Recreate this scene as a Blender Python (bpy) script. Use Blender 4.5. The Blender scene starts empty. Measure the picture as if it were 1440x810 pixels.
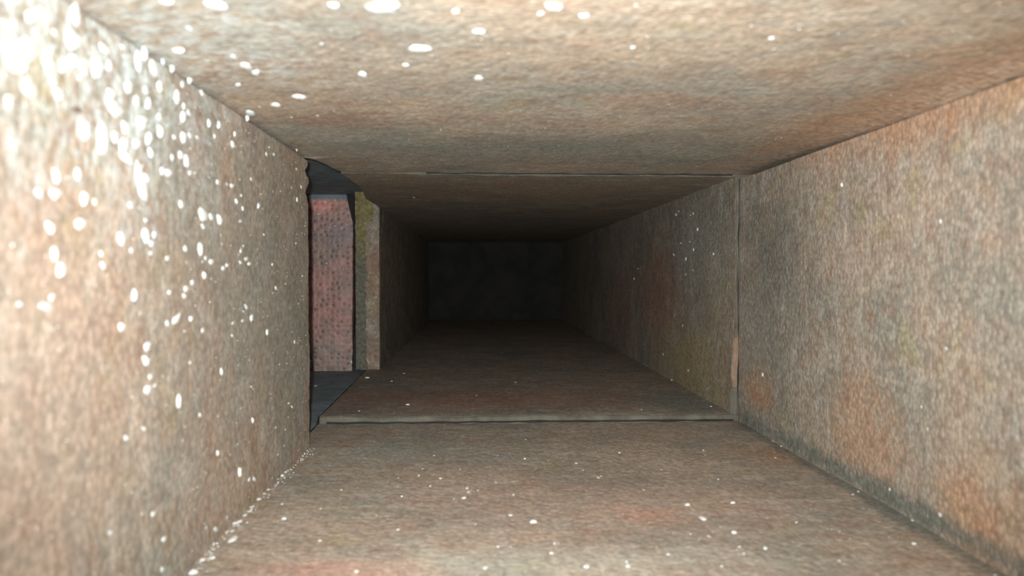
import bpy, bmesh, math, random
from mathutils import Vector, Matrix, noise
random.seed(7)
S = bpy.context.scene

# ------------------------------------------------------------------ camera
F_PX = 1080.0
YAW, PITCH = math.radians(2.38), math.radians(1.06)
EYE = Vector((0.0, 0.0, 0.168))
cd = bpy.data.cameras.new('camera'); cam = bpy.data.objects.new('camera', cd)
S.collection.objects.link(cam); S.camera = cam
cd.sensor_width = 36; cd.lens = 27.0; cd.clip_start = 0.005; cd.clip_end = 30
cam.location = EYE
cam.rotation_euler = (math.pi/2 - PITCH, 0, -YAW)
cd.dof.use_dof = True; cd.dof.focus_distance = 0.95; cd.dof.aperture_fstop = 7.5
CAMR = cam.rotation_euler.to_matrix()

# ------------------------------------------------------------------ world, lamp, exposure
w = bpy.data.worlds.new('world'); S.world = w; w.use_nodes = True
bg = w.node_tree.nodes['Background']; bg.inputs[0].default_value = (0.75, 0.86, 1.0, 1); bg.inputs[1].default_value = 0.02
fd = bpy.data.lights.new('phone_flash', 'SPOT'); flash = bpy.data.objects.new('phone_flash', fd)
S.collection.objects.link(flash)
fd.energy = 25.0; fd.spot_size = math.radians(98); fd.spot_blend = 1.0; fd.shadow_soft_size = 0.004
fd.color = (0.97, 1.0, 0.975)
flash.location = (-0.009, -0.006, 0.178)
aim = Vector((0.07, 1.0, 0.07))
flash.rotation_euler = aim.to_track_quat('-Z', 'Y').to_euler()
vs = S.view_settings
vs.view_transform = 'Standard'; vs.look = 'None'; vs.gamma = 1.0; vs.use_curve_mapping = False
vs.exposure = 0.0

# ------------------------------------------------------------------ materials
def mat_new(name):
    m = bpy.data.materials.new(name); m.use_nodes = True
    nt = m.node_tree; b = nt.nodes['Principled BSDF']
    return m, nt, b
class NB:
    def __init__(s, nt): s.nt = nt
    def n(s, t, **kw):
        nd = s.nt.nodes.new(t)
        for k, v in kw.items(): setattr(nd, k, v)
        return nd
    def l(s, a, b): s.nt.links.new(a, b)
    def mapping(s, src, sc=(1,1,1), loc=(0,0,0)):
        m = s.n('ShaderNodeMapping'); m.inputs['Scale'].default_value = sc; m.inputs['Location'].default_value = loc
        s.l(src, m.inputs[0]); return m.outputs[0]
    def noise(s, src, scale, detail=3, rough=.55, sc=None, loc=None):
        if sc or loc: src = s.mapping(src, sc or (1,1,1), loc or (0,0,0))
        n = s.n('ShaderNodeTexNoise'); n.inputs['Scale'].default_value = scale
        n.inputs['Detail'].default_value = detail; n.inputs['Roughness'].default_value = rough
        s.l(src, n.inputs['Vector']); return n.outputs[0]
    def rng(s, src, a, b, c=0., d=1.):
        n = s.n('ShaderNodeMapRange'); n.inputs[1].default_value = a; n.inputs[2].default_value = b
        n.inputs[3].default_value = c; n.inputs[4].default_value = d; s.l(src, n.inputs[0]); return n.outputs[0]
    def math(s, op, a, b=None):
        n = s.n('ShaderNodeMath', operation=op)
        for i, v in enumerate((a, b)):
            if v is None: continue
            if isinstance(v, (int, float)): n.inputs[i].default_value = v
            else: s.l(v, n.inputs[i])
        return n.outputs[0]
    def mix(s, f, a, b, mode='MIX'):
        n = s.n('ShaderNodeMix', data_type='RGBA', blend_type=mode)
        if isinstance(f, (int, float)): n.inputs[0].default_value = f
        else: s.l(f, n.inputs[0])
        for i, v in ((6, a), (7, b)):
            if isinstance(v, tuple): n.inputs[i].default_value = v + (1,)
            else: s.l(v, n.inputs[i])
        return n.outputs[2]
    def blob(s, src, c, r, wob):
        """soft ellipsoid mask round point c with radii r, its outline broken up by noise"""
        m = s.mapping(src, tuple(1/k for k in r), tuple(-a/k for a, k in zip(c, r)))
        ln = s.n('ShaderNodeVectorMath', operation='LENGTH'); s.l(m, ln.inputs[0])
        v = s.math('ADD', ln.outputs['Value'], wob)
        return s.rng(v, 1.15, .35, 0, 1)

def liner(name, axis, stains_and_tones=(), tan=(.475,.385,.31), cell=0.0034, powder=None, bump=.38, mc=.19, grey=0.5):
    """glass fibre duct liner: mottled tan and grey mat with rows of small knit dimples. axis = the one the surface faces"""
    m, nt, b = mat_new(name); N = NB(nt)
    co = N.n('ShaderNodeTexCoord').outputs['Object']
    big = N.noise(co, 9, 4, .6); mid = N.noise(co, 34, 4, .65, loc=(3,1,7)); fine = N.noise(co, 420, 3, .7); low = N.noise(co, 5, 2, .5, loc=(9,4,2))
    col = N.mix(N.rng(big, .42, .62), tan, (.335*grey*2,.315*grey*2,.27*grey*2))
    col = N.mix(N.rng(mid, .54, .70, 0, .50), col, (.44,.27,.20))
    col = N.mix(N.rng(N.noise(co, 26, 4, .6, loc=(1,8,5)), .56, .70, 0, .55), col, (.42,.36,.20))
    col = N.mix(N.rng(N.noise(co, 30, 4, .6, loc=(5,2,9)), .55, .70, 0, .55), col, (.47,.46,.42))
    wob = N.rng(N.noise(co, 40, 4, .65, loc=(2,2,2)), .25, .75, -.45, .45)
    stk = N.noise(co, 34, 4, .6, sc=(1, 2.3, 1), loc=(3, 3, 8))
    col = N.mix(N.rng(stk, .52, .70, 0, .55), col, (.60,.55,.47))
    col = N.mix(N.rng(stk, .46, .32, 0, .50), col, (.37,.235,.165))
    for c, r, rgb, st in stains_and_tones:
        mk = N.math('MULTIPLY', N.blob(co, c, r, wob), st); col = N.mix(mk, col, rgb)
    sc = [.78/cell, 1/cell, .78/cell]; sc[axis] = 0.0
    vin = N.mapping(co, tuple(sc), (.5,.5,.5))
    vor = N.n('ShaderNodeTexVoronoi', feature='F1'); vor.inputs['Scale'].default_value = 1.0; vor.inputs['Randomness'].default_value = .7
    N.l(vin, vor.inputs['Vector'])
    sepc = N.n('ShaderNodeSeparateColor'); N.l(vor.outputs['Color'], sepc.inputs[0])
    jit = N.rng(sepc.outputs[0], 0, 1, .86, 1.15)
    dd = N.rng(vor.outputs['Distance'], .1, .75, 1.07, .84)
    mott = N.rng(N.noise(co, 190, 4, .65, loc=(8,3,5)), .32, .68, 1-mc, 1+mc)
    g = N.math('MULTIPLY', N.math('MULTIPLY', N.math('MULTIPLY', jit, dd), mott), N.rng(fine, .25, .75, .76, 1.24))
    gc = N.n('ShaderNodeCombineColor')
    for i in range(3): N.l(g, gc.inputs[i])
    col = N.mix(1.0, col, gc.outputs[0], 'MULTIPLY')
    # pale loose fibres lying in the mat
    fib = N.rng(N.noise(co, 260, 4, .75, loc=(4,4,1)), .62, .72, 0, .55)
    col = N.mix(fib, col, (.68,.64,.56))
    if powder:
        for c, r, amt in powder:
            pk = N.math('MULTIPLY', N.blob(co, c, r, wob), N.rng(N.noise(co, 120, 5, .7, loc=(6,6,6)), .44, .60, 0, amt))
            col = N.mix(pk, col, (.80,.92,.95))
    N.l(col, b.inputs['Base Color'])
    b.inputs['Roughness'].default_value = .82; b.inputs['Specular IOR Level'].default_value = .35
    h = N.math('ADD', N.rng(vor.outputs['Distance'], 0, .7, 1, 0), N.math('MULTIPLY', fine, .55))
    h = N.math('ADD', h, N.math('MULTIPLY', mid, .8))
    bp = N.n('ShaderNodeBump'); bp.inputs['Strength'].default_value = bump; bp.inputs['Distance'].default_value = .0012
    N.l(h, bp.inputs['Height']); N.l(bp.outputs[0], b.inputs['Normal'])
    return m

RUST=(.55,.29,.16); RED=(.42,.19,.14); DARK=(.17,.17,.15); OCH=(.46,.36,.17); PINK=(.54,.39,.31); GREY=(.40,.42,.38)
M_left = liner('liner_left', 0, [((-.166,.30,.12),(.05,.10,.09),PINK,.5), ((-.166,.26,.03),(.05,.09,.06),PINK,.7),
    ((-.166,.62,.16),(.05,.22,.12),(.33,.31,.27),.6), ((-.166,.30,.245),(.05,.03,.02),(.45,.38,.25),.7)],
    tan=(.46,.355,.28), powder=[((-.166,.33,.27),(.06,.20,.08),.6), ((-.166,.27,.29),(.06,.07,.05),.8)], grey=.54, bump=.26, mc=.10)
M_right = liner('liner_right', 0, [((.294,.50,.285),(.06,.22,.035),RUST,.65), ((.294,.80,.045),(.05,.05,.03),RUST,.6),
    ((.294,.58,.045),(.05,.06,.05),RUST,.45), ((.294,.76,.18),(.05,.10,.10),DARK,.55), ((.294,.44,.02),(.05,.05,.04),RUST,.5),
    ((.294,.55,.008),(.05,.5,.010),(.16,.19,.17),.75), ((.294,.80,.11),(.05,.10,.06),(.36,.34,.30),.5)])  # includes a darker greenish band along the foot of the wall
M_right2 = liner('liner_right_rear_dim', 0, [((.29,1.25,.13),(.06,.16,.09),RED,.55), ((.29,1.02,.20),(.06,.14,.07),GREY,.45),
    ((.29,1.05,.04),(.06,.18,.06),OCH,.55), ((.29,1.6,.10),(.06,.2,.09),RED,.4)], tan=(.41,.345,.27), grey=.44)  # base tones darkened to paint in the dimness further down the duct
M_floor = liner('liner_floor', 2, [((.30,.70,0),(.07,.05,.05),RUST,.55), ((-.075,.435,0),(.06,.02,.05),(.62,.27,.2),.7),
    ((.08,.56,0),(.16,.10,.05),(.47,.30,.24),.35), ((.115,.53,0),(.025,.02,.05),(.6,.32,.25),.5), ((-.09,.72,0),(.09,.05,.05),GREY,.4),
    ((.292,.6,0),(.012,.5,.05),(.17,.19,.17),.7), ((.02,.44,0),(.15,.03,.05),(.55,.53,.45),.5)])  # includes a darker greenish band beside the right wall
M_floor2 = liner('liner_floor_rear_dim', 2, [((.0,.99,0),(.26,.10,.05),RED,.45), ((.26,.95,0),(.07,.12,.06),(.24,.27,.25),.7),
    ((.02,.875,0),(.4,.012,.05),(.42,.42,.36),.5)], tan=(.40,.32,.26), grey=.43)  # darker tones stand in for light fading behind the joint
M_ceil = liner('liner_ceiling', 2, [((.15,.70,.28),(.4,.12,.05),(.31,.32,.29),.65), ((-.1,.66,.28),(.1,.10,.05),GREY,.4), ((-.10,.58,.28),(.05,.04,.05),(.42,.27,.2),.6),
    ((.27,.55,.28),(.04,.3,.05),RUST,.45), ((.12,.50,.28),(.05,.03,.05),(.50,.30,.22),.4)], tan=(.57,.455,.35),
    powder=[((-.14,.38,.28),(.07,.10,.05),.55)], grey=.62)
M_ceil2 = liner('liner_ceiling_rear_dim', 2, [((.1,1.0,.28),(.3,.12,.05),(.38,.26,.17),.5)], tan=(.38,.31,.24), grey=.42)  # rear copy, its dimness put into the base colour
M_left2 = liner('liner_left_rear_dim', 0, [], tan=(.26,.21,.15), grey=.28)  # darkest rear copy, shade of the far left wall put into its tones

def simple(name, rgb, rough=.8, nscale=60, var=.3, rgb2=None, bump=.3, dist=.001, emit=None):
    m, nt, b = mat_new(name); N = NB(nt)
    co = N.n('ShaderNodeTexCoord').outputs['Object']
    t = N.noise(co, nscale, 5, .65)
    c2 = rgb2 or tuple(k*(1-var) for k in rgb)
    col = N.mix(N.rng(t, .38, .62), rgb, c2)
    N.l(col, b.inputs['Base Color']); b.inputs['Roughness'].default_value = rough
    bp = N.n('ShaderNodeBump'); bp.inputs['Strength'].default_value = bump; bp.inputs['Distance'].default_value = dist
    N.l(N.noise(co, nscale*4, 4, .7), bp.inputs['Height']); N.l(bp.outputs[0], b.inputs['Normal'])
    return m
M_chip = simple('white_plaster', (.93,.94,.93), .55, 300, .05)
M_chip2 = simple('blue_white_plaster', (.82,.90,.93), .5, 300, .06)
M_slate = simple('slate_grey_liner', (.31,.375,.41), .9, 40, .3, (.22,.265,.30), .7)
M_black = simple('black_sealant_and_shade', (.030,.031,.030), .75, 90, .4)  # sealant tongue, plus shade drawn as black strips in the gaps
def core_mat():
    m, nt, b = mat_new('raw_glass_fibre'); N = NB(nt)
    co = N.n('ShaderNodeTexCoord').outputs['Object']; t = N.noise(co, 170, 5, .7)
    sp = N.n('ShaderNodeSeparateXYZ'); N.l(co, sp.inputs[0])
    hz = N.math('ADD', sp.outputs[2], N.rng(N.noise(co, 50, 3, .6), .25, .75, -.03, .03))
    up = N.mix(N.rng(t, .36, .64), (.42,.37,.17), (.20,.16,.08)); dn = N.mix(N.rng(t, .36, .64), (.30,.28,.21), (.14,.14,.12))
    N.l(N.mix(N.rng(hz, .17, .25), dn, up), b.inputs['Base Color']); b.inputs['Roughness'].default_value = .95
    bp = N.n('ShaderNodeBump'); bp.inputs['Strength'].default_value = 1; bp.inputs['Distance'].default_value = .003
    N.l(t, bp.inputs['Height']); N.l(bp.outputs[0], b.inputs['Normal']); return m
M_yellow = core_mat()
M_edge = simple('dimmed_board_edge', (.20,.185,.15), .95, 30, .3, (.12,.105,.085), .9, .002)  # colour darkened so the flash-lit edge does not outshine the boards
M_edge_worn = simple('worn_board_edge', (.40,.27,.18), .95, 60, .3, (.26,.18,.13), .9, .002)
M_foil = simple('board_backing', (.30,.26,.2), .9, 50, .3)
M_tuft = simple('brown_fibre', (.20,.12,.08), .95, 200, .3)
M_end = simple('dimmed_end_board', (.060,.055,.047), .9, 14, .35, (.035,.036,.034), .4)  # dark tone stands in for the light lost at the far end
M_dust = simple('grey_dust', (.42,.43,.39), .95, 300, .3)

def pink_mat():
    m, nt, b = mat_new('pink_dimpled_liner'); N = NB(nt)
    co = N.n('ShaderNodeTexCoord').outputs['Object']
    v = N.n('ShaderNodeTexVoronoi', feature='F1'); v.inputs['Scale'].default_value = 1; v.inputs['Randomness'].default_value = .5
    N.l(N.mapping(co, (108, 0, 108)), v.inputs['Vector'])
    big = N.noise(co, 18, 4, .6); mid = N.noise(co, 60, 4, .6, loc=(1,2,3))
    col = N.mix(N.rng(big, .42, .6), (.44,.235,.205), (.33,.225,.195))
    top = N.blob(co, (-.245,1.34,.235), (.06,.3,.035), N.rng(mid, .25,.75,-.5,.5))
    col = N.mix(N.math('MULTIPLY', top, .7), col, (.24,.21,.21))
    low = N.blob(co, (-.27,1.34,.03), (.08,.3,.035), N.rng(mid, .25,.75,-.5,.5))
    col = N.mix(N.math('MULTIPLY', low, .6), col, (.27,.24,.21))
    tb = N.blob(co, (-.272,1.34,.285), (.028,.3,.010), N.rng(mid, .25,.75,-.2,.2))
    col = N.mix(tb, col, (.66,.27,.22))
    d = N.math('MULTIPLY', N.rng(v.outputs['Distance'], .14, .40, .62, 1.28), N.rng(mid, .3, .7, .8, 1.2))  # dimple shading in the colour: dark hollows, bright rims
    cc = N.n('ShaderNodeCombineColor')
    for i in range(3): N.l(d, cc.inputs[i])
    col = N.mix(1.0, col, cc.outputs[0], 'MULTIPLY')
    col = N.mix(N.rng(N.noise(co, 170, 3, .6, loc=(7,7,7)), .66, .72, 0, .7), col, (.8,.7,.66))
    N.l(col, b.inputs['Base Color']); b.inputs['Roughness'].default_value = .5
    bp = N.n('ShaderNodeBump'); bp.inputs['Strength'].default_value = .85; bp.inputs['Distance'].default_value = .002
    N.l(v.outputs['Distance'], bp.inputs['Height']); N.l(bp.outputs[0], b.inputs['Normal'])
    return m
M_pink = pink_mat()

# ------------------------------------------------------------------ geometry helpers
def link(name, me, mat, parent=None, **props):
    o = bpy.data.objects.new(name, me); S.collection.objects.link(o)
    if mat is not None and not me.materials: me.materials.append(mat)
    if parent: o.parent = parent
    for k, v in props.items(): o[k] = v
    return o
def slab(name, A, B, front, back, mat, parent=None, edge=None, **props):
    """closed board: front(a,b) is the lined face, back(a,b) the outer face"""
    na, nb = len(A), len(B); vs_ = []; fs = []
    for f in (front, back):
        for a in A:
            for b in B: vs_.append(f(a, b))
    o2 = na*nb; ix = lambda s, i, j: s*o2 + i*nb + j
    for i in range(na-1):
        for j in range(nb-1):
            fs.append((ix(0,i,j), ix(0,i+1,j), ix(0,i+1,j+1), ix(0,i,j+1)))
            fs.append((ix(1,i,j), ix(1,i,j+1), ix(1,i+1,j+1), ix(1,i+1,j)))
    for i in range(na-1):
        fs.append((ix(0,i,0), ix(1,i,0), ix(1,i+1,0), ix(0,i+1,0)))
        fs.append((ix(0,i,nb-1), ix(0,i+1,nb-1), ix(1,i+1,nb-1), ix(1,i,nb-1)))
    for j in range(nb-1):
        fs.append((ix(0,0,j), ix(0,0,j+1), ix(1,0,j+1), ix(1,0,j)))
        fs.append((ix(0,na-1,j), ix(1,na-1,j), ix(1,na-1,j+1), ix(0,na-1,j+1)))
    me = bpy.data.meshes.new(name); me.from_pydata([tuple(v) for v in vs_], [], fs)
    bm = bmesh.new(); bm.from_mesh(me); bmesh.ops.recalc_face_normals(bm, faces=bm.faces)
    for f in bm.faces: f.smooth = True
    for e in bm.edges:
        if e.is_manifold and e.calc_face_angle(0) > 1.0: e.smooth = False
    if edge:                                   # the cut edge facing the flash takes a darkened colour
        for f in bm.faces:
            if f.normal.y < -.45 and f.calc_center_median().y < min(A)+.02: f.material_index = 1
    bm.to_mesh(me); bm.free(); me.materials.append(mat)
    if edge:
        me.materials.append(edge); me.materials.append(M_edge_worn)
        if name == 'wall_right':
            for p in me.polygons:
                if p.material_index == 1 and .035 < p.center.z < .10 + .03*noise.noise(p.center*80): p.material_index = 2
    return link(name, me, mat, parent, **props)
def steps(a, b, d):
    n = max(1, round((b-a)/d)); return [a + (b-a)*i/n for i in range(n+1)]
def lip(a, b, d):
    return [a, a+.0004, a+.0012, a+.0025, a+.004, a+.006] + steps(a+.009, b, d)
def tail(a, b, d):
    return steps(a, b-.007, d) + [b-.004, b-.002, b-.0008, b]
def nz(x, y, z, s): return noise.noise(Vector((x*s, y*s, z*s)))
def wave(k, a, b):      # gentle unevenness of a board face, metres
    return .0011*nz(a, b, k*3.1, 14) + .0005*nz(a, b, k*7.7, 55)
def rnd(y, y0, r):      # quarter-round at the cut edge that starts at y0
    t = max(0., min(1., (y-y0)/r)); return r*(1-math.sqrt(max(0., 1-(1-t)**2)))

T = .038
XL, XR, ZC = -.1656, .2944, .2810            # near section
XL2, XR2, ZF2, ZC2 = -.1685, .2884, .0070, .2786   # rear section, set slightly inside the near one
YJ, YB, Y0, YE = .866, .7515, -.30, 2.70
YO = 1.300                                    # far side of the opening in the left wall
def jy(k, t):                                 # crooked joint line of the rear section
    return YJ + .0035*nz(t, k*5.3, .2, 9) + .0010*nz(t, k*2.3, .7, 60)

# ------------------------------------------------------------------ the duct: near section
def f_near(y, x):
    yy = min(y, jy(1, x) - .0035)
    return Vector((x, yy, wave(1, x, yy) - rnd(-y, -(YJ-.002), .0035)))
def fl_edge(y):                               # left edge of the bottom board, bare in the opening
    return -.1775 - max(0., y-.75)*.022 + .0006*nz(y, 0, 3, 90)
def ce_edge(y):                               # left edge of the top board, torn in the opening
    if y < .7505: return -.2036
    if y >= YO-.006: return XL2
    t = (y-.7505)/(YO-.7505)
    return -.1645 + .0135*math.sin(math.pi*min(1, t*1.45)) - .001 + .0012*nz(y, 4, 3, 60) - .002*t
COLS = 46
XK = -.1500
def across(lo, hi, t):                        # first column runs to the torn edge, the others stay put
    return lo if t == 0 else (XK + (hi-XK)*(t-1/COLS)/(1-1/COLS) if hi > 0 else lo + (hi-lo)*t)
U = [i/COLS for i in range(COLS+1)]
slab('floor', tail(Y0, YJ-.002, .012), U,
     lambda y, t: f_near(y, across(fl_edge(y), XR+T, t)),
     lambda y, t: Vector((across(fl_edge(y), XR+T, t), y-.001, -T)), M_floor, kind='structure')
def c_near(y, x):
    yy = min(y, jy(2, x) - .0030)
    corner = .006*max(0, 1-(XR-x)/.03)**2 if x < XR else .006      # the liner rounds into the corner
    cl = .004*max(0, 1-(x-XL)/.03)**2 if x > XL else .004
    return Vector((x, yy, ZC + wave(2, x, yy) + rnd(-y, -(YJ-.002), .0035) - (corner + cl)*max(0, min(1, (.80-y)/.3))))
yc = [y for y in tail(Y0, YJ-.002, .012) if abs(y-.7505) > .002] + [.7500, .7506]; yc.sort()
slab('ceiling', yc, U, lambda y, t: c_near(y, across(ce_edge(y), XR+T, t)),
     lambda y, t: Vector((across(ce_edge(y), XR+T, t), y-.001, ZC+T)), M_ceil, kind='structure')
def yl_end(z):                                # ragged near side of the cut opening
    e = YB + .0016*nz(z, 1, 1, 40) + .0022*nz(z, 2, 5, 200) + .0014*nz(z, 4, 5, 520)
    if z > .262: e -= .012*max(0, 1-abs(z-.266)/.006)
    if .236 < z < .254: e -= .010*(1-abs(z-.245)/.009)
    if .255 < z < .262: e += .004
    return e
def l_near(y, z):
    s = (y-Y0)/(YB-Y0); yy = Y0 + s*(yl_end(z)-Y0)
    return Vector((XL + wave(3, yy, z) - rnd(-y, -YB, .0015), yy, z))
slab('wall_left', tail(Y0, YB, .012), steps(-.0006, ZC-.0042, .0018), lambda y, z: l_near(y, z),
     lambda y, z: Vector((XL-T, min(y, YB-.004), z)), M_left, kind='structure')
def r_near(y, z):
    yy = min(y, jy(4, z) - .0035)
    return Vector((XR - wave(4, yy, z) + rnd(-y, -(YJ-.002), .0035), yy, z))
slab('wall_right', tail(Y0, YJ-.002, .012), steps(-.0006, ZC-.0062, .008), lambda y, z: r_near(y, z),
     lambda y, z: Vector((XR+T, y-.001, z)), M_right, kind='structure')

# ------------------------------------------------------------------ the duct: rear section
def rear(y, k, t): return y + (jy(k, t)-YJ)*max(0, 1-(y-YJ)/.1)
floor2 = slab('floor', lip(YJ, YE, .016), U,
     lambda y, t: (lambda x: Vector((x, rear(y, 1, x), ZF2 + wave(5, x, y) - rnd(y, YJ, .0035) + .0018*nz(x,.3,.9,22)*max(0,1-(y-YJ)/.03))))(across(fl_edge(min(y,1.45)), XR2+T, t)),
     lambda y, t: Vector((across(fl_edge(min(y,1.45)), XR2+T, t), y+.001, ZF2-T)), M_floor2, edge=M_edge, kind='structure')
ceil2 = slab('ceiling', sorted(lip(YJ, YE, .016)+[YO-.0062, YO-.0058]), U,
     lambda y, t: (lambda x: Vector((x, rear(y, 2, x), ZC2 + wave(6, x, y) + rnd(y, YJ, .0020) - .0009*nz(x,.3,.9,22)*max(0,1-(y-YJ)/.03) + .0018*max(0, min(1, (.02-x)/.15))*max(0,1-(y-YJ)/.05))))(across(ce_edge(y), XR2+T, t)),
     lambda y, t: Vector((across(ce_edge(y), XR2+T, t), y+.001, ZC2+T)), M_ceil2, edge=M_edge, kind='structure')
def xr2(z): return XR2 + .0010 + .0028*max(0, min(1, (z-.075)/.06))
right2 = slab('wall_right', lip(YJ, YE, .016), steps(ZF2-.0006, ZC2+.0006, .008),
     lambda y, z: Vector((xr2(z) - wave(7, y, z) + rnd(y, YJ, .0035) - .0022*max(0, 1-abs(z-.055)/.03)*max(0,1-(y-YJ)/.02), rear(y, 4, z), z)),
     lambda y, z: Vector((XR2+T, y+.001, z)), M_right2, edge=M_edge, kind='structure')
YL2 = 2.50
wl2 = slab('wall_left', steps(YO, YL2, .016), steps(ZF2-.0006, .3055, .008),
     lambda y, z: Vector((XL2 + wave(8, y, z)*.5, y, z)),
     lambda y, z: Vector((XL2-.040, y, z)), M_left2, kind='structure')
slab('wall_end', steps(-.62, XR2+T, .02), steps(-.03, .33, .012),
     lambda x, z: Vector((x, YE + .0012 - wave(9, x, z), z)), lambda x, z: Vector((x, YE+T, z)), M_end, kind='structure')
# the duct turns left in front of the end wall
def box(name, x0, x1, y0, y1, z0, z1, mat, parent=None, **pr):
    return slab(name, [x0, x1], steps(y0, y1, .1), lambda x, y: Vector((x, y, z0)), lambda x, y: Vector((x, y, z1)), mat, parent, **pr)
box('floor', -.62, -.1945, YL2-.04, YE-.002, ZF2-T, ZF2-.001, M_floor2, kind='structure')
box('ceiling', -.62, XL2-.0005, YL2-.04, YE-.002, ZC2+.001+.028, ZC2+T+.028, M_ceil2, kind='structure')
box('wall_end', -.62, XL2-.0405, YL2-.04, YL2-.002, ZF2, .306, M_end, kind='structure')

# dark bead standing in for the shadow in the open joint
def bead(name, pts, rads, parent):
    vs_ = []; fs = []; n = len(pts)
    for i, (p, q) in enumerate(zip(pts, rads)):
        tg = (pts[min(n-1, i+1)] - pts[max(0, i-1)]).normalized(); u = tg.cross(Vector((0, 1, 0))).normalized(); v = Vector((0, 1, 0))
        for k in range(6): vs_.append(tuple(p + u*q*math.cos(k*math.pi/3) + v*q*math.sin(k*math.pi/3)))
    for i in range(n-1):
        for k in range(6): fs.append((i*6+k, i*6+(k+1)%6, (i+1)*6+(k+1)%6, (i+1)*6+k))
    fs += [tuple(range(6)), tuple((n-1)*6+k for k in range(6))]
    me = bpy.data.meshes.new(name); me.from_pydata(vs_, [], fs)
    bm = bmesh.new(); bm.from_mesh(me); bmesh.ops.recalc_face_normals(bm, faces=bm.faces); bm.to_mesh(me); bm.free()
    return link(name, me, M_black, parent, label='thin dark line painting in the shaded gap along the joint')
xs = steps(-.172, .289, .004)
bead('joint_shade_line', [Vector((x, jy(1, x)-.0022, .0008 + .0006*nz(x, 1, 2, 50))) for x in xs], [.0011 + .0006*nz(x, 5, 2, 40) for x in xs], floor2)
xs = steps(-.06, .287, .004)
bead('joint_shade_line', [Vector((x, jy(2, x)-.0020, ZC-.0006 + .0005*nz(x, 1, 2, 50))) for x in xs], [.0008 + .0005*nz(x, 5, 7, 40) for x in xs], ceil2)
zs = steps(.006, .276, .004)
bead('joint_shade_line', [Vector((XR-.0004 + .0005*nz(z, 1, 2, 50), jy(4, z)-.0022, z)) for z in zs], [max(.0002, .0005 + .0009*nz(z, 5, 9, 30)) for z in zs], right2)

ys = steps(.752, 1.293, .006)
bead('joint_shade_line', [Vector((fl_edge(y)-.0012, y, -.0004 + .0062*max(0, min(1, (y-YJ+.006)/.012)))) for y in ys], [.0016 + .0006*nz(y, 5, 3, 40) for y in ys], floor2)  # same dark strip, painting the shaded slot beside the branch floor
# raw cut end of the rear left wall, facing the camera across the opening
def ce(x, z):
    top = max(0, (z-.24)/.07)
    return Vector((x + .0012*nz(z, 1, 9, 60), YO - .004 - .0035*abs(nz(x, z, 2, 120)) - .0030*abs(nz(x, z, 4, 320)) - .004*top, z))
slab('cut_edge', steps(XL2-.0395, XL2-.0005, .0016), steps(ZF2, .3045, .0016), ce,
     lambda x, z: Vector((x, YO-.0002, z)), M_yellow, wl2, label='yellow raw glass fibre core showing on the cut end of the board')
def liner_edge(x, z):
    rag = -.0215 + .007*nz(z, 0, 2, 45) + .003*nz(z, 0, 2, 170) + (.013 if z > .255 else 0)*1
    xx = XL2 + rag*(1-x)
    return Vector((xx, YO - .0085 - .0012*abs(nz(xx, z, 8, 200)) - .004*max(0, (z-.24)/.07), z))
slab('folded_liner', steps(0, 1, .1), steps(ZF2+.001, .297, .0022), liner_edge,
     lambda x, z: liner_edge(x, z) + Vector((0, .0022, 0)), liner('liner_fold', 1, [], tan=(.36,.235,.17), cell=.004), wl2, label='strip of brown liner folded round the cut end')

# ------------------------------------------------------------------ the branch duct that leaves through the left wall
ZB = .3060
br = bpy.data.objects.new('branch_duct', None); S.collection.objects.link(br)
br.location = (-.40, 1.05, -.04); br.empty_display_size = .05
br['label'] = 'branch duct opening out of the left wall, slate grey inside with pink side panel'; br['category'] = 'duct'
bpy.context.view_layer.update()
inv = Matrix.Translation(-br.location)
def bslab(name, A, B, f, g, mat, parent=br, **pr):
    o = slab(name, A, B, f, g, mat, parent, **pr); o.matrix_parent_inverse = inv; return o
XE, YN, YP = -.80, .68, 1.344
bslab('bottom_panel', steps(YN, YP+.03, .012), U,
      lambda y, t: (lambda x: Vector((x, y, -.0015 + 1.2*wave(11, x, y) - .003*max(0, 1-(t)/.02))))(across(fl_edge(y)-.0030-.0012*nz(y,2,2,80), XE, t)),
      lambda y, t: Vector((across(fl_edge(y)-.0036, XE, t), y, -.038)), M_slate, label='slate grey bottom panel')
bslab('top_panel', steps(YN, YP+.03, .012), U,
      lambda y, t: (lambda x: Vector((x, y, ZB + 1.2*wave(12, x, y))))(across(-.1665 if y < YO-.012 else XL2-.0405, XE, t)),
      lambda y, t: Vector((across(-.1665 if y < YO-.012 else XL2-.0405, XE, t), y, ZB+.03)), M_slate, label='slate grey top panel')
XP = -.2205
def xp(z): return XP - .0028*(1-z/.3) + .0012*nz(z, 3, 3, 40)
bslab('side_panel', U, steps(-.0010, ZB-.0012, .004),
      lambda t, z: (lambda x: Vector((x, YP + 1.5*wave(13, x, z) + .004*max(0, 1-t/.03)**2, z)))(across(xp(z), XE, t)),
      lambda t, z: Vector((across(xp(z), XE, t), YP+.025, z)), M_pink, label='dusty pink dimpled side panel facing the camera')
bslab('side_panel', [XE, -.2045], [0, ZB-.001], lambda x, z: Vector((x, .675, z)), lambda x, z: Vector((x, .645, z)), M_slate)
bslab('end_panel', [.645, YP+.03], [-.038, ZB+.03], lambda y, z: Vector((XE-.0005, y, z)), lambda y, z: Vector((XE-.03, y, z)), M_slate)
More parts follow.
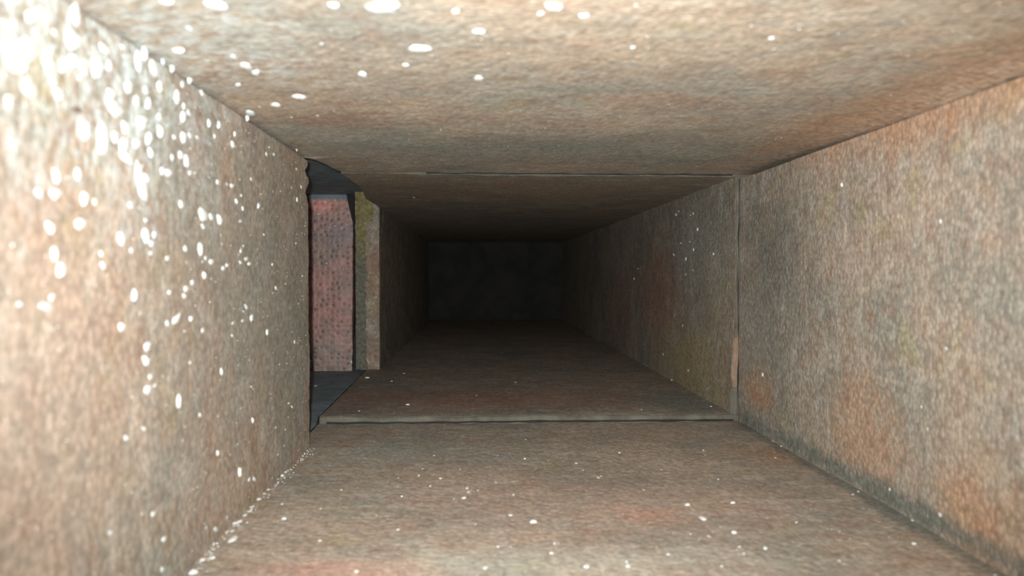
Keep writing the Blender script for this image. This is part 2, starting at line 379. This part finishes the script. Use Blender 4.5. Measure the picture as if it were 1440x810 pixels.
# dark mastic across the top of the pink panel and the tongue that hangs in the far corner
bslab('sealant_band', steps(-.40, -.214, .003), [0, .25, .5, .75, 1],
      lambda x, t: Vector((x, YP - .0035*math.sin(math.pi*min(1, t*1.2+.05)) - .0008, ZB-.0003 - t*(.0085 + .0012*nz(x,1,1,60)))),
      lambda x, t: Vector((x, YP+.0005, ZB-.0003 - t*(.0085 + .0012*nz(x,1,1,60)))), M_slate, label='slate grey sealant along the top of the pink panel')
def tongue(t, s):       # t along the length downwards, s across
    z = ZB-.002 - t*.072
    wd = .019*(1-t)**.8 + .0012
    c = -.2115 + .0055*(1-t)**2*-1 + .0025*t
    return Vector((c + (s-.5)*wd, YP - .026 - .012*math.sin(math.pi*t)*(1-s) - .002*math.sin(math.pi*s), z))
bslab('sealant_tongue', steps(0, 1, .03), steps(0, 1, .125), lambda t, s: tongue(t, s) + Vector((0, -.0008, 0)),
      lambda t, s: tongue(t, s) + Vector((0, .0014, 0)), M_black, label='tongue of black sealant hanging in the far corner')
bslab('corner_shade_strip', steps(0, .30, .004), [0, .5, 1], lambda z, s: Vector((-.2215 + s*.0115, YP+.028 - .002*math.sin(math.pi*s), z)),
      lambda z, s: Vector((-.2215 + s*.0115, YP+.031, z)), M_black, label='dark strip painting in the shaded gap in the far corner')  # black strip added behind the gap as its shade

# ------------------------------------------------------------------ pixel -> point on a board (flecks lie on the boards)
def ray(px, py):
    return (CAMR @ Vector(((px-720)/F_PX, -(py-405)/F_PX, -1))).normalized()
def hit(surf, px, py):
    d = ray(px, py)
    def plane(ax, v):
        if abs(d[ax]) < 1e-6: return None
        t = (v-EYE[ax])/d[ax]; return EYE + d*t if t > 0 else None
    ax, v1, v2 = {'L': (0, XL, XL2), 'R': (0, XR, XR2), 'F': (2, 0, ZF2), 'C': (2, ZC, ZC2), 'P': (1, YP, YP), 'B': (2, -.0015, -.0015)}[surf]
    p = plane(ax, v1)
    if p is None: return None
    if surf in 'LRFC' and p.y > (YJ if surf != 'L' else YO):
        p = plane(ax, v2); p.y = max(p.y, YJ+.008)
    x, y, z = p
    if surf == 'L': p.x = (XL + wave(3, y, z)) if y < YO else XL2 + wave(8, y, z)*.5
    if surf == 'R': p.x = (XR - wave(4, y, z)) if y < YJ else xr2(z) - wave(7, y, z)
    if surf == 'F': p.z = wave(1, x, y) if y < YJ else ZF2 + wave(5, x, y)
    if surf == 'C': p.z = c_near(y, x).z if y < YJ else ZC2 + wave(6, x, y)
    return p
NRM = {'L': Vector((1,0,0)), 'R': Vector((-1,0,0)), 'F': Vector((0,0,1)), 'C': Vector((0,0,-1)), 'P': Vector((0,-1,0)), 'B': Vector((0,0,1))}
UAX = {'L': Vector((0,1,0)), 'R': Vector((0,1,0)), 'F': Vector((0,1,0)), 'C': Vector((0,1,0)), 'P': Vector((1,0,0)), 'B': Vector((0,1,0))}

def chip_mesh(seed, kind):
    r = random.Random(seed); n = 13; vs_ = []; fs = []
    ph = [r.uniform(0, 6.28) for _ in range(3)]
    rad = [.88 + .17*math.cos(2*2*math.pi*i/n+ph[0]) + .13*math.cos(3*2*math.pi*i/n+ph[1]) + .08*math.cos(5*2*math.pi*i/n+ph[2]) + r.uniform(-.06,.06) for i in range(n)]
    if kind == 'curl': rad = [q*(.55 if i in (2, 3) else 1) for i, q in enumerate(rad)]
    for sc, h in ((.86, 0.), (1., .35), (.72, .82), (.34, 1.)):
        for i in range(n):
            a = 2*math.pi*i/n; q = rad[i]*sc*.5
            vs_.append((q*math.cos(a), q*math.sin(a), h + (r.uniform(-.12, .12) if h > .1 else 0)))
    for k in range(3):
        for i in range(n): fs.append((k*n+i, k*n+(i+1)%n, (k+1)*n+(i+1)%n, (k+1)*n+i))
    fs.append(tuple(3*n+i for i in range(n))); fs.append(tuple(reversed(range(n))))
    me = bpy.data.meshes.new('fleck'); me.from_pydata(vs_, [], fs)
    for p in me.polygons: p.use_smooth = True
    return me
CH = [chip_mesh(i, 'plain' if i % 4 else 'curl') for i in range(10)]
for i, me in enumerate(CH): me.materials.append(M_chip2 if i in (3, 7) else M_chip)

def place(surf, px, py, w, h, label, group, ang=0.0, name='plaster_fleck', k=None, mesh=None, mat=None):
    p = hit(surf, px, py)
    d = (p-EYE).dot(Vector((0,1,0)))
    X = {'L': -XL, 'R': XR, 'F': .168, 'C': .1136, 'P': d, 'B': .168}[surf]
    if surf in 'LR': wu, wv = w, h
    elif surf == 'P': wu, wv = w, h
    else: wu, wv = h, w
    b = wv*d/F_PX*1.02                            # true size across the line of sight
    t = min(.30*b, .0022)
    a = (wu - t*F_PX/d)*d*d/(F_PX*X) if surf != 'P' else wu*d/F_PX
    a = max(.55*b, min(2.4*b, a)); b = max(b, .0006)
    n = NRM[surf]; u = UAX[surf]; v = n.cross(u)
    me = mesh or CH[(k if k is not None else random.randrange(len(CH)))]
    o = bpy.data.objects.new(name, me); S.collection.objects.link(o)
    R = Matrix((u, v, n)).transposed().to_4x4()
    o.matrix_world = Matrix.Translation(p - n*.0002) @ R @ Matrix.Rotation(ang, 4, 'Z') @ Matrix.Diagonal((a, b, t, 1))
    o['label'] = label; o['category'] = 'debris'
    if group: o['group'] = group
    return o

# flecks with a look of their own:  surface, x, y, w, h, angle, label
OWN = [
 ('L',25,78,58,50,0,'broad blown-out white plaster smear on the left wall at the photo edge'),
 ('L',48,20,72,22,.55,'long white plaster smear slanting down in the top left corner'),
 ('L',103,57,32,30,0,'large heart-shaped white plaster fleck high on the near left wall'),
 ('L',101,84,16,24,0,'upright white fleck directly under the heart-shaped plaster fleck'),
 ('L',178,24,48,24,0,'large ragged white plaster patch on the left wall under the ceiling corner'),
 ('L',160,152,30,26,0,'large rounded white plaster fleck right of the brown fibre tuft'),
 ('L',143,196,22,56,-.3,'tall jagged white plaster patch below the large rounded fleck'),
 ('L',118,183,18,28,0,'oval white fleck left of the tall jagged plaster patch'),
 ('L',195,257,13,58,.55,'long slanting white plaster sliver on the upper left wall'),
 ('L',76,272,20,19,0,'lower lobe of the pale figure-eight fleck on the left wall'),
 ('L',77,248,14,22,0,'upper lobe of the pale figure-eight fleck on the left wall'),
 ('L',52,271,14,14,0,'small round white fleck left of the pale figure-eight fleck'),
 ('L',115,278,14,25,0,'upright oval white fleck right of the pale figure-eight fleck'),
 ('L',66,320,10,24,.5,'slanting oval white fleck above the hook-shaped flecks'),
 ('L',110,314,21,18,0,'plump white fleck above and right of the hook-shaped flecks'),
 ('L',73,356,12,22,.3,'upper piece of the hook-shaped white flecks on the left wall'),
 ('L',82,380,13,26,-.3,'lower piece of the hook-shaped white flecks on the left wall'),
 ('L',63,431,27,13,0,'boomerang-shaped white fleck, lowest of the big ones at far left'),
 ('L',286,302,17,24,0,'largest piece of the ragged white splash mid-height on the left wall'),
 ('L',308,309,11,16,0,'right-hand piece of the ragged white splash on the left wall'),
 ('L',280,349,7,20,.3,'narrow slanting white fleck below the ragged splash on the left wall'),
 ('L',206,547,14,17,0,'largest fleck at the bottom of the vertical chain on the left wall'),
 ('L',249,565,9,20,0,'upright white fleck right of the foot of the vertical chain'),
 ('F',328,760,12,16,0,'largest white fleck in the corner of floor and left wall'),
 ('C',540,7,52,24,0,'big white plaster patch cut by the top edge of the photo'),
 ('C',590,67,32,15,0,'oval white plaster fleck standing alone on the ceiling'),
 ('C',511,103,16,11,0,'small white ceiling fleck left of and below the lone oval fleck'),
 ('C',673,43,17,10,0,'white ceiling fleck right of and above the lone oval fleck'),
 ('C',673,108,13,14,0,'white ceiling fleck right of and below the lone oval fleck'),
 ('C',422,135,21,10,0,'bluish white oval fleck, rightmost of the row along the ceiling edge'),
 ('C',389,146,17,9,0,'bluish white fleck second from the right along the ceiling edge'),
 ('C',352,153,15,11,0,'wedge-shaped bluish white fleck at the ceiling edge'),
 ('C',347,91,19,13,0,'upper of two touching white flecks on the ceiling left'),
 ('C',360,101,14,11,0,'lower of two touching white flecks on the ceiling left'),
 ('C',304,7,34,20,.3,'ragged white plaster patch at the top edge left of the big patch'),
 ('F',967,710,9,7,0,'folded white scrap on the floor right of centre'),
 ('F',988,729,10,9,0,'bright white fleck beside the folded scrap on the floor'),
 ('F',1032,750,10,6,0,'oval white fleck right of the brightest floor fleck'),
 ('F',1076,773,8,7,0,'round white fleck at lower right of the floor scraps'),
 ('F',750,734,12,4,0,'thin white shaving in the middle of the near floor'),
 ('F',718,725,6,5,0,'small white fleck left of the thin shaving on the floor'),
 ('F',653,700,7,5,0,'brightest of the small cluster left of centre on the floor'),
 ('F',1153,655,7,10,0,'white fleck in the corner of floor and right wall near the joint'),
 ('F',1285,764,9,5,0,'white fleck on the floor at lower right below the wall edge'),
 ('R',1184,260,5,8,0,'white fleck high on the right wall near the joint'),
 ('R',1322,311,6,7,0,'white fleck alone on the right wall below the rusty edge'),
 ('R',1321,724,8,6,0,'white fleck low on the right wall near the floor'),
 ('R',1332,490,5,5,0,'tiny white fleck halfway down the near right wall'),
 ('R',1072,527,3,6,0,'tiny white fleck in the rusty stain beside the joint'),
]
for s, x, y, w_, h_, a, lb in OWN: place(s, x, y, w_, h_, lb, None, a)

L = """130,8,30,14;105,20,18,28;183,42,12,14;88,92,13,18;78,46,10,10;68,90,18,24;38,60,20,14;38,125,22,18;12,142,15,18;76,115,13,13;83,133,15,18;
147,69,21,12;135,95,22,28;152,93,10,14;172,66,8,8;192,87,9,26;178,122,14,16;156,131,16,12;190,142,12,14;112,110,7,8;205,58,18,18;201,76,8,20;213,96,16,18;227,87,8,10;
266,109,11,18;222,121,11,15;203,127,10,11;247,136,11,18;285,131,9,9;305,133,6,7;240,94,6,16;256,119,8,10;205,146,8,16;258,150,6,10;160,192,12,16;173,180,9,16;
196,172,20,18;172,203,18,20;190,202,13,14;175,222,22,16;107,244,8,16;132,284,9,9;180,289,9,9;206,194,11,20;222,164,10,10;222,185,9,20;209,215,9,14;197,234,7,7;203,251,10,12;
256,163,7,16;266,159,12,8;257,192,10,18;267,190,7,8;244,193,7,8;278,193,6,6;241,221,8,9;253,218,8,13;262,227,10,16;225,240,7,12;235,243,12,12;268,243,6,7;293,174,6,12;306,176,5,12;
301,192,4,7;328,189,4,8;325,203,7,11;345,165,4,14;306,256,5,8;319,259,6,4;326,261,8,8;353,252,4,5;332,283,5,9;339,275,3,5;253,288,9,12;276,243,4,4;167,335,13,18;141,357,7,9;143,373,10,11;
182,352,7,8;72,418,10,10;27,428,9,9;186,416,10,16;169,459,10,14;202,310,6,7;200,331,13,21;214,330,8,10;210,342,9,9;209,356,6,6;297,305,8,10;286,318,7,8;259,350,9,9;233,364,8,7;
284,368,4,4;288,363,4,6;296,368,9,10;285,387,7,13;313,377,7,8;319,373,6,7;269,397,7,8;260,406,8,10;258,416,8,9;236,411,6,8;246,448,14,13;234,455,9,9;268,448,7,10;284,465,7,7;
338,353,4,6;342,346,3,4;338,369,6,6;346,364,7,7;350,371,7,7;341,293,4,7;338,311,7,5;346,431,7,7;343,438,3,3;353,447,7,10;342,451,6,5;328,454,5,5;375,467,5,9;417,281,4,7;416,342,5,4;
387,405,4,6;382,372,3,5;400,399,3,3;426,388,3,3;420,427,3,3;362,290,4,8;366,273,3,3;206,487,12,12;204,507,12,16;211,530,8,9;217,542,5,6;281,584,7,7;201,603,7,7;177,616,8,9;
327,472,4,5;413,481,3,5;311,523,5,11;353,544,3,4;355,591,5,9;406,567,3,4;411,572,3,5;387,601,3,3;401,604,3,3;399,627,3,3;390,639,3,3;306,637,6,10;336,663,6,15;358,674,8,7;351,674,5,6;
267,510,4,5;216,723,8,9;157,749,7,7;231,758,9,10;229,801,8,8;303,744,8,8;300,767,7,10;290,742,4,4;417,210,4,6;417,238,4,4;378,207,3,4;374,217,5,6;385,217,4,5;424,263,4,5;370,330,3,4"""
F = """285,788,10,7;298,785,9,7;272,805,14,8;331,737,8,7;338,734,8,5;327,748,5,5;345,725,6,6;355,713,6,6;364,702,8,6;377,688,6,5;371,694,4,4;396,669,9,5;390,674,5,4;402,664,5,4;397,710,4,3;399,731,8,3;
424,632,3,3;422,638,3,3;594,659,3,3;589,669,4,3;619,673,5,2;605,684,4,3;647,660,3,3;657,687,5,4;659,692,4,3;638,701,3,5;739,618,3,3;738,644,5,3;451,717,3,5;501,805,8,6;450,760,5,4;
682,801,7,6;697,678,3,3;871,637,5,2;841,671,4,4;845,669,3,2;810,651,4,2;820,660,3,2;853,657,2,2;989,634,4,3;971,751,4,4;997,755,4,4;1040,771,5,4;1087,620,3,3;1099,627,5,2;1090,643,3,3;
1031,708,8,4;780,764,5,5;825,798,9,7;883,797,7,7;881,791,5,5;775,778,7,5;1015,797,5,4;1046,780,4,4;1199,696,4,3;1207,692,4,4;1283,732,5,4;1322,750,4,4;1426,800,6,6;1400,808,5,4;
722,696,4,3;672,690,3,3;560,672,3,2;565,698,5,2;480,690,4,3;610,640,3,2;700,640,3,2;930,660,3,2;905,690,4,3;1010,675,4,2;1120,735,5,3;1180,790,5,3;940,780,5,3;700,770,5,3;560,745,5,3"""
C = """641,15,12,8;470,5,16,8;780,5,24,8;571,90,10,6;410,165,4,5;236,2,22,6;267,41,9,10;253,66,20,6;335,117,10,6;329,81,8,8;365,148,4,4;620,182,3,3;820,20,14,5;760,18,10,6;890,66,8,4;1085,52,9,5;452,62,6,4;447,163,4,3"""
RR = """1250,688,4,5;1305,603,3,4;947,302,4,5;951,297,2,3;971,300,3,4;967,303,2,3;977,323,3,6;966,340,2,3;971,351,3,5;944,358,4,4;961,364,2,5;1000,357,3,5;961,386,3,3;889,392,2,4;895,378,2,3;971,380,2,3;
946,443,2,2;958,458,3,3;905,484,3,2;932,498,3,3;897,513,4,5;908,515,2,2;967,521,3,3;944,535,3,5;948,547,4,4;1296,572,4,5;954,342,2,3"""
F2 = "547,499,5,2;568,525,4,3;551,536,4,2;516,532,7,2;573,570,6,2;725,538,3,2;670,556,3,2;902,577,3,2;1000,572,4,2;505,578,3,2"
def rd(t): return [tuple(float(q) for q in r.split(',')) for r in t.replace('\n', '').split(';') if r]
LM = {'L': [(25,78,'broad white smear at the photo edge'),(48,20,'long corner smear'),(103,57,'heart-shaped fleck'),(178,24,'large ragged patch'),(160,152,'large rounded fleck'),
            (143,196,'tall jagged patch'),(195,257,'long slanting sliver'),(76,260,'pale figure-eight fleck'),(73,368,'hook-shaped flecks'),(63,431,'boomerang-shaped fleck'),
            (290,305,'ragged white splash'),(280,349,'narrow slanting fleck'),(206,520,'vertical fleck chain'),(249,565,'upright chain-side fleck'),(438,300,'side opening edge'),
            (352,160,'wedge-shaped ceiling fleck'),(345,440,'mid-height trio'),(336,663,'low upright fleck'),(240,750,'bright corner fleck')],
      'F': [(328,760,'largest corner fleck'),(750,734,'thin white shaving'),(988,729,'brightest floor fleck'),(653,700,'small bright floor cluster'),
            (1153,655,'right wall corner fleck'),(430,640,'opening foot'),(1285,764,'lower right floor fleck'),(800,600,'raised floor joint'),(540,515,'branch duct opening'),
            (900,580,'floor joint right end')],
      'C': [(540,7,'big ceiling patch'),(590,67,'lone oval ceiling fleck'),(350,95,'two touching ceiling flecks'),(420,137,'ceiling edge row'),(673,43,'ceiling fleck right of the oval one'),
            (900,30,'bare middle of the ceiling'),(304,7,'ragged patch at the top edge')],
      'R': [(1184,260,'high fleck by the wall joint'),(970,340,'bright pair beyond the joint'),(1072,527,'rusty stain beside the joint'),(1321,724,'low fleck on the right wall'),
            (905,500,'dark foot of the right wall'),(1332,490,'lone fleck halfway down'),(960,300,'dim speck cloud')],
      'P': [(470,282,'top edge of the pink panel'),(494,509,'pink panel lower corner'),(455,370,'pink panel left side')],
      'B': [(444,543,'branch duct floor edge'),(442,516,'foot of the pink panel')]}
jobs = []
for surf, txt, gf in (('L', L, lambda x, y: 'plaster flecks on the left wall'), ('F', F, lambda x, y: 'plaster flecks on the near floor'),
                      ('C', C, lambda x, y: 'plaster flecks on the ceiling'), ('R', RR, lambda x, y: 'flecks on the right wall'),
                      ('F', F2, lambda x, y: 'flecks on the rear floor'), ('P', '494,509,4,4;457,284,5,2;448,301,5,2;471,318,4,2;481,321,3,2;459,370,3,3', lambda x, y: 'flecks on the pink panel'),
                      ('B', '444,543,4,2;442,520,3,2', lambda x, y: 'flecks on the branch duct floor')):
    for x, y, w_, h_ in rd(txt):
        q = w_*h_; size = 'large' if q > 220 else 'medium-sized' if q > 110 else 'small' if q > 40 else 'tiny' if q > 14 else 'minute'
        shp = 'upright' if h_ > 1.45*w_ else 'flat' if w_ > 1.45*h_ else 'rounded'
        lx, ly, nm = min(LM[surf], key=lambda m: math.hypot(m[0]-x, m[1]-y)); dx, dy = x-lx, y-ly; dd = math.hypot(dx, dy)
        a = abs(dx)*.45; v = 'above' if dy < -a else 'below' if dy > a else ''; hh = 'left of' if dx < -abs(dy)*.45 else 'right of' if dx > abs(dy)*.45 else ''
        rel = (v + ' and ' + hh) if v and hh else (v or hh or 'beside')
        lb = '%s %s white fleck %s%s the %s' % (size, shp, 'just ' if dd < 24 else '' if dd < 62 else 'further ', rel, nm)
        jobs.append([surf, x, y, w_, h_, lb, gf(x, y)])
by = {}
for jb in jobs: by.setdefault(jb[5], []).append(jb)
for lb, js in by.items():
    if len(js) < 2: continue
    vert = max(q[2] for q in js)-min(q[2] for q in js) >= max(q[1] for q in js)-min(q[1] for q in js)
    js.sort(key=lambda q: q[2] if vert else q[1]); n = len(js)
    e0, e1 = ('upper', 'lower') if vert else ('left-hand', 'right-hand')
    if n > 2: e0, e1 = ('topmost', 'lowest') if vert else ('leftmost', 'rightmost')
    for i_, jb in enumerate(js):
        jb[5] = (e0 if i_ == 0 else e1 if i_ == n-1 else 'middle' if n == 3 else ('second', 'third', 'fourth', 'fifth', 'sixth')[min(4, i_-1)] + ('-highest' if vert else '-from-left')) + ' ' + jb[5]
for surf, x, y, w_, h_, lb, g in jobs:
    if len(lb.replace('-', ' ').split()) > 15: lb = lb.replace('further ', '').replace('just ', '').replace(' and ', ' ').replace('white fleck', 'fleck')
    m_ = 1.12 if w_*h_ > 110 else 1.0
    place(surf, x, y, w_*m_, h_*m_, lb, g, random.uniform(-.35, .35))
place('C', 582, 277, 4, 3, 'single tiny white fleck on the dark ceiling beyond the joint', None)

# brown tuft of fibre on the left wall
def tuft():
    bm = bmesh.new(); r = random.Random(3)
    for i in range(26):
        a = r.uniform(0, 2*math.pi); L_ = r.uniform(.5, 1.0); p0 = Vector((r.uniform(-.2,.2), r.uniform(-.2,.2), .0))
        d = Vector((math.cos(a)*.5, math.sin(a)*.5, 0)); prev = None; q = Vector((-d.y, d.x, 0)).normalized()*.035
        for s in range(5):
            c = p0 + d*L_*s/4 + Vector((0, 0, .9*math.sin(math.pi*s/4)*r.uniform(.5,1)))
            ring = [bm.verts.new(c+q), bm.verts.new(c-q), bm.verts.new(c+Vector((0,0,.12)))]
            if prev:
                for k in range(3): bm.faces.new((prev[k], prev[(k+1)%3], ring[(k+1)%3], ring[k]))
            else: bm.faces.new(ring)
            prev = ring
        bm.faces.new(prev[::-1])
    me = bpy.data.meshes.new('fibre_tuft'); bm.to_mesh(me); bm.free(); me.materials.append(M_tuft); return me
place('L', 110, 155, 28, 13, 'small brown tuft of fibre among the white flecks on the left wall', None, 0, 'fibre_tuft', mesh=tuft())['category'] = 'fibre'

# fine dust nobody could count: grains sprinkled on each board
def dust(label, surf, n, box_, smin, smax, mat, seed, wt=None):
    r = random.Random(seed); vs_ = []; fs = []
    a0, a1, b0, b1 = box_
    for _ in range(n):
        a = a0 + (a1-a0)*r.random()**1.3; b = b0 + (b1-b0)*(r.random() if not wt else wt(r))
        if surf == 'F': p = Vector((b, a, wave(1, b, a) if a < YJ-.006 else ZF2 + wave(5, b, a)))
        elif surf == 'C': p = Vector((b, a, c_near(a, b).z))
        elif surf == 'L': p = Vector((XL + wave(3, a, b), a, b))
        else: p = Vector(((XR - wave(4, a, b)) if a < YJ else xr2(b) - wave(7, a, b), a, b))
        if surf == 'F' and YJ-.008 < a < YJ+.006: continue
        n_ = NRM[surf]; u = UAX[surf]; v = n_.cross(u); s = r.uniform(smin, smax)**1; k = len(vs_); an = r.uniform(0, 6.28)
        e = r.uniform(.5, 1)
        for q in range(4):
            t = an + q*math.pi/2
            vs_.append(p + u*s*math.cos(t) + v*s*e*math.sin(t) - n_*.0001)
        vs_.append(p + n_*s*.8)
        for q in range(4): fs.append((k+q, k+(q+1)%4, k+4))
        fs.append((k+3, k+2, k+1, k))
    me = bpy.data.meshes.new('dust'); me.from_pydata([tuple(v) for v in vs_], [], fs)
    o = link('dust', me, mat, None, kind='stuff', label=label, category='dust'); return o
dust('fine white dust specks sprinkled over the near left wall', 'L', 700, (.24, .74, .004, .27), .00025, .0007, M_chip, 1, lambda r: 1-r.random()**2*1.0 if r.random() < .6 else r.random())
dust('fine pale dust specks sprinkled over the floor of the duct', 'F', 900, (.36, 1.4, -.155, .28), .0002, .0006, M_chip, 2)
dust('sparse pale dust specks on the near ceiling', 'C', 160, (.30, .84, -.15, .28), .00025, .0006, M_chip, 3)
dust('sparse pale dust specks on the right wall', 'R', 160, (.42, 1.5, .01, .26), .0002, .0005, M_chip, 4)
# pale powder gathered in the corner at the foot of the left wall
def crumbs():
    r = random.Random(9); vs_ = []; fs = []
    for _ in range(240):
        y = .36 + .38*r.random()**.9; dx = abs(r.gauss(0, .0035)); s = r.uniform(.0002, .0008)
        p = Vector((XL + .0015 + dx, y, wave(1, XL+dx, y))); k = len(vs_)
        an = r.uniform(0, 6.28)
        for q in range(4): vs_.append(p + Vector((s*math.cos(an+q*1.571), s*math.sin(an+q*1.571), -.0001)))
        vs_.append(p + Vector((0, 0, s*.9)))
        for q in range(4): fs.append((k+q, k+(q+1)%4, k+4))
        fs.append((k+3, k+2, k+1, k))
    me = bpy.data.meshes.new('plaster_crumbs'); me.from_pydata([tuple(v) for v in vs_], [], fs)
    link('plaster_crumbs', me, M_chip, None, kind='stuff', label='white plaster crumbs gathered along the foot of the left wall', category='dust')
crumbs()
